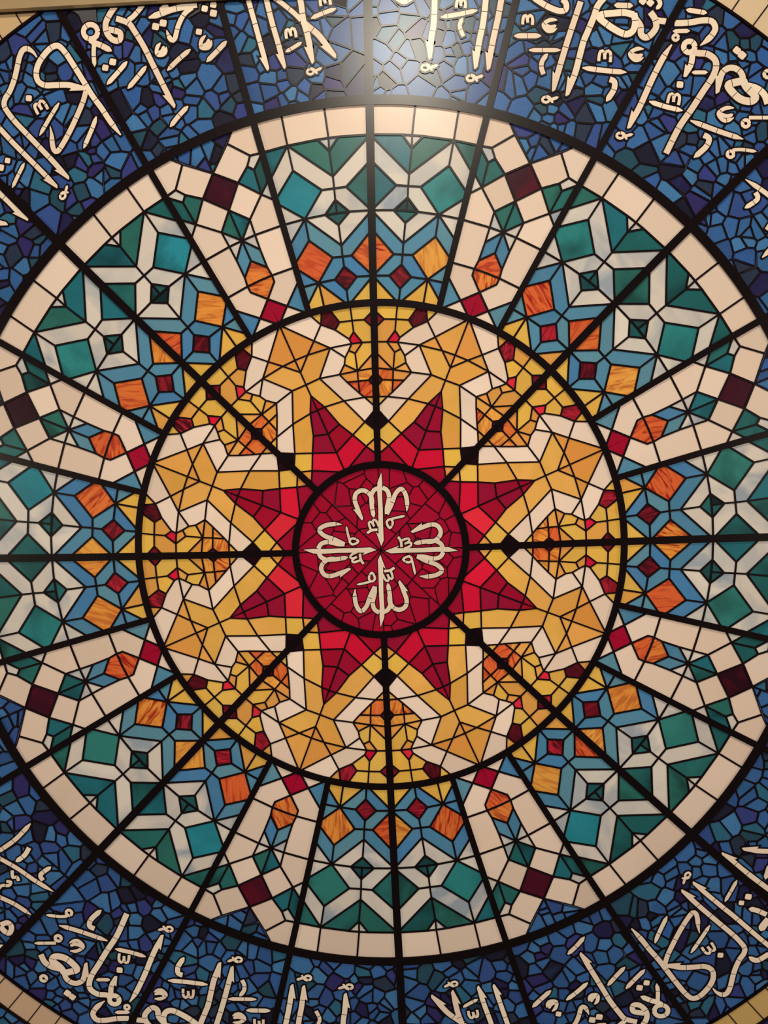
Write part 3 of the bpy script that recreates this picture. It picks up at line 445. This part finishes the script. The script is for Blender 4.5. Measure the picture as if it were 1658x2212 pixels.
md=empty('medallion_panel',0,0,'round crimson medallion with four cream calligraphy words at the hub','glass panel')
p=Panel(md,True)
for k in range(8):
    P=[(0,0)]+[pol(.3525,45*k+45*i/6) for i in range(7)]
    if area(P)<0: P=P[::-1]
    for C in shatter(P,11,.062):
        p.piece('R',C,w=.0022,tint=(*[v*random.uniform(.9,1.1) for v in lin((156,10,46))],.2))
for q in range(4):
    for S in MED:
        S2=dict(S); S2['p']=[rot(a,90*q) for a in S['p']]; letter(md,p.lead,S2,out=.0035,cut=.062)
p.finish()

# ---------------- star panels (inner ring) ----------------
STAR=[["Y",[[0.0,1.0],[0.0957,0.9954],[0.0885,0.9336],[0.0403,0.9357],[0.0,0.974]]],
["Y",[[0.0957,0.9954],[0.1812,0.9835],[0.1396,0.9288],[0.0885,0.9336]]],
["M",[[0.0,0.974],[0.0403,0.9357],[0.0,0.8992]]],
["M2",[[0.1812,0.9835],[0.2104,0.9776],[0.2151,0.9211],[0.1577,0.8986],[0.1396,0.9288]]],
["Y",[[0.2104,0.9776],[0.2636,0.9646],[0.2151,0.9211]]],
["Y",[[0.0403,0.9357],[0.0885,0.9336],[0.0838,0.8889],[0.0496,0.8455],[0.0,0.847],[0.0,0.8992]]],
["Y",[[0.0885,0.9336],[0.1396,0.9288],[0.1577,0.8986],[0.1024,0.8607],[0.0838,0.8889]]],
["F",[[0.0838,0.8889],[0.1024,0.8607],[0.0931,0.8419],[0.0496,0.8455]]],
["G",[[0.0496,0.8455],[0.0931,0.8419],[0.1055,0.8151],[0.0798,0.8031]]],
["Y",[[0.0,0.847],[0.0496,0.8455],[0.0798,0.8031],[0.0723,0.7331],[0.0,0.8093]]],
["Y",[[0.0798,0.8031],[0.1055,0.8151],[0.1205,0.7879],[0.1245,0.7596],[0.0723,0.7331]]],
["G",[[0.0723,0.7331],[0.1245,0.7596],[0.146,0.7203]]],
["G",[[0.0,0.8093],[0.0723,0.7331],[0.0,0.7431]]],
["G",[[0.0723,0.7331],[0.146,0.7203],[0.1156,0.6889],[0.0703,0.692]]],
["O",[[0.0723,0.7331],[0.0703,0.692],[0.0281,0.6944],[0.0,0.7272],[0.0,0.7431]]],
["M3",[[0.0,0.7272],[0.0281,0.6944],[0.0,0.6634]]],
["O",[[0.0281,0.6944],[0.0703,0.692],[0.0659,0.6426],[0.0463,0.6263],[0.0,0.628],[0.0,0.6634]]],
["O",[[0.0703,0.692],[0.1156,0.6889],[0.0659,0.6426]]],
["Y",[[0.0,0.628],[0.0463,0.6263],[0.0,0.5828]]],
["C",[[0.0,0.5828],[0.0463,0.6263],[0.1309,0.6142],[0.0482,0.5272]]],
["K",[[0.0,0.5828],[0.0482,0.5272],[0.0,0.4872]]],
["C",[[0.2636,0.9646],[0.3827,0.9239],[0.245,0.8574],[0.2151,0.9211]]],
["C",[[0.2151,0.9211],[0.245,0.8574],[0.1802,0.8276],[0.0931,0.8419],[0.1024,0.8607],[0.1577,0.8986]]],
["C",[[0.0931,0.8419],[0.1802,0.8276],[0.1205,0.7879],[0.1055,0.8151]]],
["C",[[0.1205,0.7879],[0.1802,0.8276],[0.227,0.7072],[0.146,0.7203],[0.1245,0.7596]]],
["C",[[0.146,0.7203],[0.227,0.7072],[0.1309,0.6142],[0.0463,0.6263],[0.0659,0.6426],[0.1156,0.6889]]],
["G",[[0.3827,0.9239],[0.3241,0.7825],[0.2724,0.802],[0.245,0.8574]]],
["G",[[0.2724,0.802],[0.3241,0.7825],[0.3038,0.7334]]],
["G",[[0.245,0.8574],[0.2724,0.802],[0.1802,0.8276]]],
["S",[[0.1802,0.8276],[0.2724,0.802],[0.3038,0.7334],[0.283,0.6832],[0.227,0.7072]]],
["S",[[0.227,0.7072],[0.283,0.6832],[0.2645,0.6386],[0.2103,0.5917],[0.1309,0.6142]]],
["S",[[0.1309,0.6142],[0.2103,0.5917],[0.1528,0.5206],[0.0992,0.4761],[0.0482,0.5272]]],
["S2",[[0.0482,0.5272],[0.0992,0.4761],[0.0459,0.4284],[0.0,0.4674],[0.0,0.4872]]],
["G",[[0.0,0.4674],[0.0459,0.4284],[0.0,0.3917]]],
["R",[[0.2645,0.6386],[0.2403,0.5802],[0.2103,0.5917]]],
["R",[[0.2103,0.5917],[0.2403,0.5802],[0.1999,0.4825],[0.1528,0.5206]]],
["R",[[0.1528,0.5206],[0.1999,0.4825],[0.1683,0.4063],[0.0992,0.4761]]],
["F",[[0.0992,0.4761],[0.1683,0.4063],[0.1349,0.3258],[0.0459,0.4284]]],
["R",[[0.0,0.3917],[0.0459,0.4284],[0.1349,0.3258],[0.0,0.3526]]]]
PET=[["C",[[0.0,1.774],[0.1809,1.7648],[0.1657,1.6447],[0.1263,1.6482],[0.0,1.653]]],
["C",[[0.1809,1.7648],[0.3516,1.7388],[0.3298,1.6198],[0.2103,1.6396],[0.1657,1.6447]]],
["C",[[0.3516,1.7388],[0.4627,1.7126],[0.4312,1.5958],[0.3298,1.6198]]],
["T",[[0.0,1.653],[0.1263,1.6482],[0.1638,1.5965],[0.1516,1.4983]]],
["W",[[0.1263,1.6482],[0.1657,1.6447],[0.1638,1.5965]]],
["W",[[0.1657,1.6447],[0.2103,1.6396],[0.1638,1.5965]]],
["T",[[0.1638,1.5965],[0.2103,1.6396],[0.3298,1.6198],[0.1516,1.4983]]],
["W",[[0.0,1.653],[0.1516,1.4983],[0.1473,1.4513],[0.0999,1.4563],[0.0,1.5569]]],
["W",[[0.1516,1.4983],[0.3298,1.6198],[0.3101,1.5241],[0.197,1.4466],[0.1473,1.4513]]],
["W",[[0.3298,1.6198],[0.4025,1.4897],[0.3821,1.4141],[0.3101,1.5241]]],
["T",[[0.3298,1.6198],[0.4312,1.5958],[0.4025,1.4897]]],
["T",[[0.3101,1.5241],[0.3821,1.4141],[0.3783,1.3999],[0.2672,1.3366],[0.197,1.4466]]],
["T",[[0.0,1.5569],[0.0999,1.4563],[0.0,1.363]]],
["W",[[0.0999,1.4563],[0.1473,1.4513],[0.1444,1.4075],[0.0878,1.3602],[0.0,1.363]]],
["W",[[0.1473,1.4513],[0.197,1.4466],[0.2672,1.3366],[0.1861,1.3502],[0.1444,1.4075]]],
["K2",[[0.1444,1.4075],[0.1861,1.3502],[0.1383,1.356]]],
["K2",[[0.1444,1.4075],[0.1383,1.356],[0.0878,1.3602]]],
["K2",[[0.0878,1.3602],[0.1383,1.356],[0.1861,1.3502],[0.1333,1.3098]]],
["W",[[0.0,1.363],[0.0878,1.3602],[0.1333,1.3098],[0.1239,1.2307]]],
["W",[[0.1333,1.3098],[0.1861,1.3502],[0.2672,1.3366],[0.1239,1.2307]]],
["W",[[0.2672,1.3366],[0.3783,1.3999],[0.3555,1.3158]]],
["W",[[0.2672,1.3366],[0.3555,1.3158],[0.333,1.2323]]],
["B",[[0.0,1.363],[0.1239,1.2307],[0.1203,1.1863],[0.0846,1.1897],[0.0,1.2896]]],
["B",[[0.1239,1.2307],[0.2672,1.3366],[0.2532,1.2524],[0.1597,1.1837],[0.1203,1.1863]]],
["B",[[0.2672,1.3366],[0.333,1.2323],[0.3135,1.1601],[0.2532,1.2524]]],
["O",[[0.0,1.2896],[0.0846,1.1897],[0.0,1.108]]],
["O",[[0.2532,1.2524],[0.3135,1.1601],[0.3096,1.146],[0.2187,1.0862],[0.1597,1.1837]]],
["B",[[0.0846,1.1897],[0.1203,1.1863],[0.1151,1.1481],[0.0649,1.1061],[0.0,1.108]]],
["B",[[0.1203,1.1863],[0.1597,1.1837],[0.2187,1.0862],[0.1531,1.0974],[0.1151,1.1481]]],
["M",[[0.1151,1.1481],[0.1531,1.0974],[0.1074,1.0541],[0.0649,1.1061]]],
["B",[[0.0,1.108],[0.0649,1.1061],[0.1074,1.0541],[0.1006,0.9949]]],
["B",[[0.1074,1.0541],[0.1531,1.0974],[0.2187,1.0862],[0.1006,0.9949]]],
["Y",[[0.0,1.108],[0.1006,0.9949],[0.0,1.0]]],
["Y",[[0.1006,0.9949],[0.2187,1.0862],[0.1977,0.9803]]],
["Y",[[0.2187,1.0862],[0.2684,0.9933],[0.2608,0.9654],[0.1977,0.9803]]],
["B",[[0.2187,1.0862],[0.3096,1.146],[0.289,1.0696]]],
["B",[[0.2187,1.0862],[0.289,1.0696],[0.2684,0.9933]]]]
LEAF=[["C",[[0.4627,1.7126],[0.5476,1.6874],[0.5709,1.6331],[0.4797,1.5857],[0.4312,1.5958]]],
["C",[[0.5709,1.6331],[0.6301,1.5212],[0.5305,1.4831],[0.4921,1.5447],[0.4797,1.5857]]],
["D",[[0.6301,1.5212],[0.5707,1.3777],[0.5305,1.4831]]],
["C",[[0.4388,1.4361],[0.5305,1.4831],[0.5707,1.3777],[0.4876,1.3405]]],
["T",[[0.4312,1.5958],[0.4647,1.5312],[0.4388,1.4361],[0.4052,1.4997]]],
["T",[[0.4647,1.5312],[0.4921,1.5447],[0.5305,1.4831],[0.4388,1.4361]]],
["W",[[0.4312,1.5958],[0.4797,1.5857],[0.4921,1.5447],[0.4647,1.5312]]],
["W",[[0.4052,1.4997],[0.4388,1.4361],[0.381,1.41]]],
["C",[[0.381,1.41],[0.4388,1.4361],[0.4876,1.3405],[0.4687,1.2799],[0.3555,1.3158]]],
["C",[[0.3555,1.3158],[0.4687,1.2799],[0.4501,1.2229],[0.4236,1.1527],[0.4056,1.1209],[0.3109,1.1507]]],
["C",[[0.3109,1.1507],[0.4056,1.1209],[0.3975,1.0959],[0.4258,1.0281],[0.3488,0.9987],[0.2976,1.1014]]],
["B",[[0.2976,1.1014],[0.3488,0.9987],[0.2608,0.9654]]],
["R",[[0.3488,0.9987],[0.4258,1.0281],[0.3827,0.9239],[0.3837,0.9235]]],
["C",[[0.2608,0.9654],[0.3488,0.9987],[0.3837,0.9235]]],
["T",[[0.4876,1.3405],[0.5707,1.3777],[0.5216,1.2592]]],
["W",[[0.4876,1.3405],[0.5216,1.2592],[0.4687,1.2799]]],
["W",[[0.4687,1.2799],[0.5216,1.2592],[0.4501,1.2229]]],
["B",[[0.4501,1.2229],[0.5216,1.2592],[0.4886,1.1796],[0.4236,1.1527]]],
["O",[[0.4236,1.1527],[0.4886,1.1796],[0.4562,1.1013],[0.4056,1.1209]]],
["O",[[0.4056,1.1209],[0.4562,1.1013],[0.4258,1.0281],[0.3975,1.0959]]],
["V",[[0.5476,1.6874],[0.6789,1.639],[0.6301,1.5212],[0.5709,1.6331]]]]
def place(P,k,s): return [rot((s*x,y),45*k) for x,y in P]
for k in range(8):
    c=pol(.68,45*k+22.5)
    p=Panel(empty('star_panel',*c,'gold and ruby star panel between %s'%GAP[k],'glass panel','star panels of the inner ring'))
    for s,kk in((1,k),(-1,k+1)):
        for key,P in STAR:
            p.piece(key,place(P,kk,s),w=.0034)
    p.finish()
# ---------------- petal panels ----------------
for k in range(8):
    for s in(1,-1):
        c=pol(1.4,45*k+s*7.6)
        side='clockwise' if s>0 else 'anticlockwise'
        p=Panel(empty('petal_panel',*c,'teal and white lattice panel on the %s side of the %s bar'%(side,HOUR[k]),'glass panel','teal lattice panels of the petal ring'))
        for key,P in PET:
            if key=='T' and len(P)==5: key='T2'
            p.piece(key,place(P,k,s))
        p.finish()
# ---------------- loop panels ----------------
for k in range(8):
    c=pol(1.4,45*k+22.5)
    p=Panel(empty('loop_panel',*c,'cream looped band panel between %s'%GAP[k],'glass panel','cream loop panels of the petal ring'))
    dk=random.choice((0,1,2))
    for s,kk in((1,k),(-1,k+1)):
        for key,P in LEAF:
            if key in 'ROD' :      # one piece across the axis of the loop
                if s<0: continue
                on=[abs(math.degrees(math.atan2(x,y))-22.5)<.03 for x,y in P]; n=len(P)
                i0=next(i for i in range(n) if on[i] and not on[(i+1)%n]); W=P[i0:]+P[:i0]
                inn=[q for q in W[1:] if abs(math.degrees(math.atan2(*q))-22.5)>=.03]; end=[q for q in W[1:] if abs(math.degrees(math.atan2(*q))-22.5)<.03][-1:]
                P=[W[0]]+inn+end+[rot((-x,y),45) for x,y in inn[::-1]]
            Q=place(P,kk,s)
            if key=='V':
                for C in shatter([Q[0],Q[1],Q[2]],4,.02): p.piece('N',C)
            elif key=='R': p.piece('Q',Q)
            elif key=='D': p.piece('D',Q,tint=tint_of('D',dk))
            else: p.piece('O2' if key=='O' else key,Q)
    p.finish()
# ---------------- blue calligraphy panels ----------------
SEC=[]
for k in range(8):
    SEC+=[(45*k,45*k+AL,'just clockwise of the %s bar'%HOUR[k]),(45*k+AL,45*k+45-AL,'midway between %s'%GAP[k]),(45*k+45-AL,45*k+45,'just anticlockwise of the %s bar'%HOUR[(k+1)%8])]
ALLT=[]
for S in TEXT:
    ALLT.append(S); T=dict(S); T['p']=[(-x,-y) for x,y in S['p']]; ALLT.append(T)
def ang(p): return math.degrees(math.atan2(p[0],p[1]))%360
def sector(p):
    a=ang(p)
    for i,(a0,a1,_) in enumerate(SEC):
        if a0<=a<a1: return i
    return 0
LET={}
for S in ALLT:
    if S['k']=='p':
        LET.setdefault(sector([sum(v)/len(S['p']) for v in zip(*S['p'])]),[]).append(S); continue
    P=smooth(S['p']); run=[P[0]]; sec=sector(P[0]); runs=[]
    for q in P[1:]:
        s2=sector(q)
        if s2!=sec: runs.append((sec,run)); run=[]; sec=s2
        run.append(q)
    runs.append((sec,run))
    def clear(q):
        a=ang(q)%45; return min(abs(a-b) for b in (0,AL,45-AL,45))*math.pi/180*math.hypot(*q)>.010
    if len(runs)>1: runs=[(c,[q for q in r if clear(q)] ) for c,r in runs]
    runs=[r for r in runs if len(r[1])>1]
    if 'a' in S['f'] and len(runs)>1 and len(runs[-1][1])<6: runs[-2]=(runs[-2][0],runs[-2][1]+runs[-1][1][1:]); runs.pop()
    for i,(sec,r) in enumerate(runs):
        f=''.join(c for c in S['f'] if (c=='s' and i==0) or (c in 'at' and i==len(runs)-1))
        LET.setdefault(sec,[]).append({'k':'s','w':S['w'],'p':r,'f':f})
for i,(a0,a1,where) in enumerate(SEC):
    arc=[pol(r,a0+(a1-a0)*t/10) for r in(1.83,2.0,2.2,2.45) for t in range(11)]
    if not any(on_screen(*q,m=300) and edge_ok(*q) for q in arc): continue
    root=empty('calligraphy_panel',*pol(2.1,(a0+a1)/2),'blue mosaic calligraphy panel '+where,'glass panel','blue calligraphy panels of the outer ring')
    p=Panel(root)
    P=[pol(1.797,a0)]+[pol(2.494,a0+(a1-a0)*t/6) for t in range(7)]+[pol(1.797,a1)]
    for C in shatter(P,int(118*(a1-a0)/15),.021):
        if edge_ok(*C[0]): p.piece('N',C,w=.0036)
    for S in LET.get(i,[]):
        if any(edge_ok(*q) for q in S['p']): letter(root,p.lead,S)
    p.finish()
# ---------------- cream border tiles and corner glass ----------------
CN=['one thirty','four thirty','seven thirty','ten thirty']
for c in range(4):
    a0=90*c; tiles=[]
    for t in range(40):
        a=a0+2.25*t+.3; b=a+2.25
        q=pol(2.55,a+1.1)
        if on_screen(*q,m=260) and edge_ok(*pol(2.5,a+1.1)): tiles.append([pol(2.497,a),pol(2.616,a),pol(2.616,b),pol(2.497,b)])
    if tiles:
        p=Panel(empty('border_panel',*pol(2.56,a0+45),'curved strip of cream border tiles towards %s beyond the calligraphy'%CN[c],'glass panel','cream tile borders at the corners'))
        for T in tiles: p.piece('J',T,w=.0022,tint=(*lin(((226,200,164),(216,178,112),(220,186,154),(212,180,136))[c]),.3))  # tint per corner puts the fall of light into the colour, golden lower right
        p.finish()
    sx,sy=((1,1),(1,-1),(-1,-1),(-1,1))[c]
    if sy>0: continue
    P=[pol(2.622,a0+90*t/12) for t in range(13)]
    m=[(q[0],q[1]) for q in P if on_screen(*q,m=300)]
    if len(m)<2: continue
    p=Panel(empty('corner_panel',sx*2.1,sy*2.1,'blue mosaic glass outside the cream border tiles towards %s'%CN[c],'glass panel','blue corner panels'))
    for j in range(12):
        A,B=P[j],P[j+1]
        if not(on_screen(*A,m=400) or on_screen(*B,m=400)): continue
        o1=(min(abs(A[0])*1.35,2.72)*sx,max(-2.72,A[1]*1.35)); o2=(min(abs(B[0])*1.35,2.72)*sx,max(-2.72,B[1]*1.35))
        Q=[A,B,o2,o1]
        if abs(area(Q))<.002: continue
        for C in shatter(Q,int(abs(area(Q))*380)+2,.03): p.piece('N',C,w=.0036)
    p.finish()
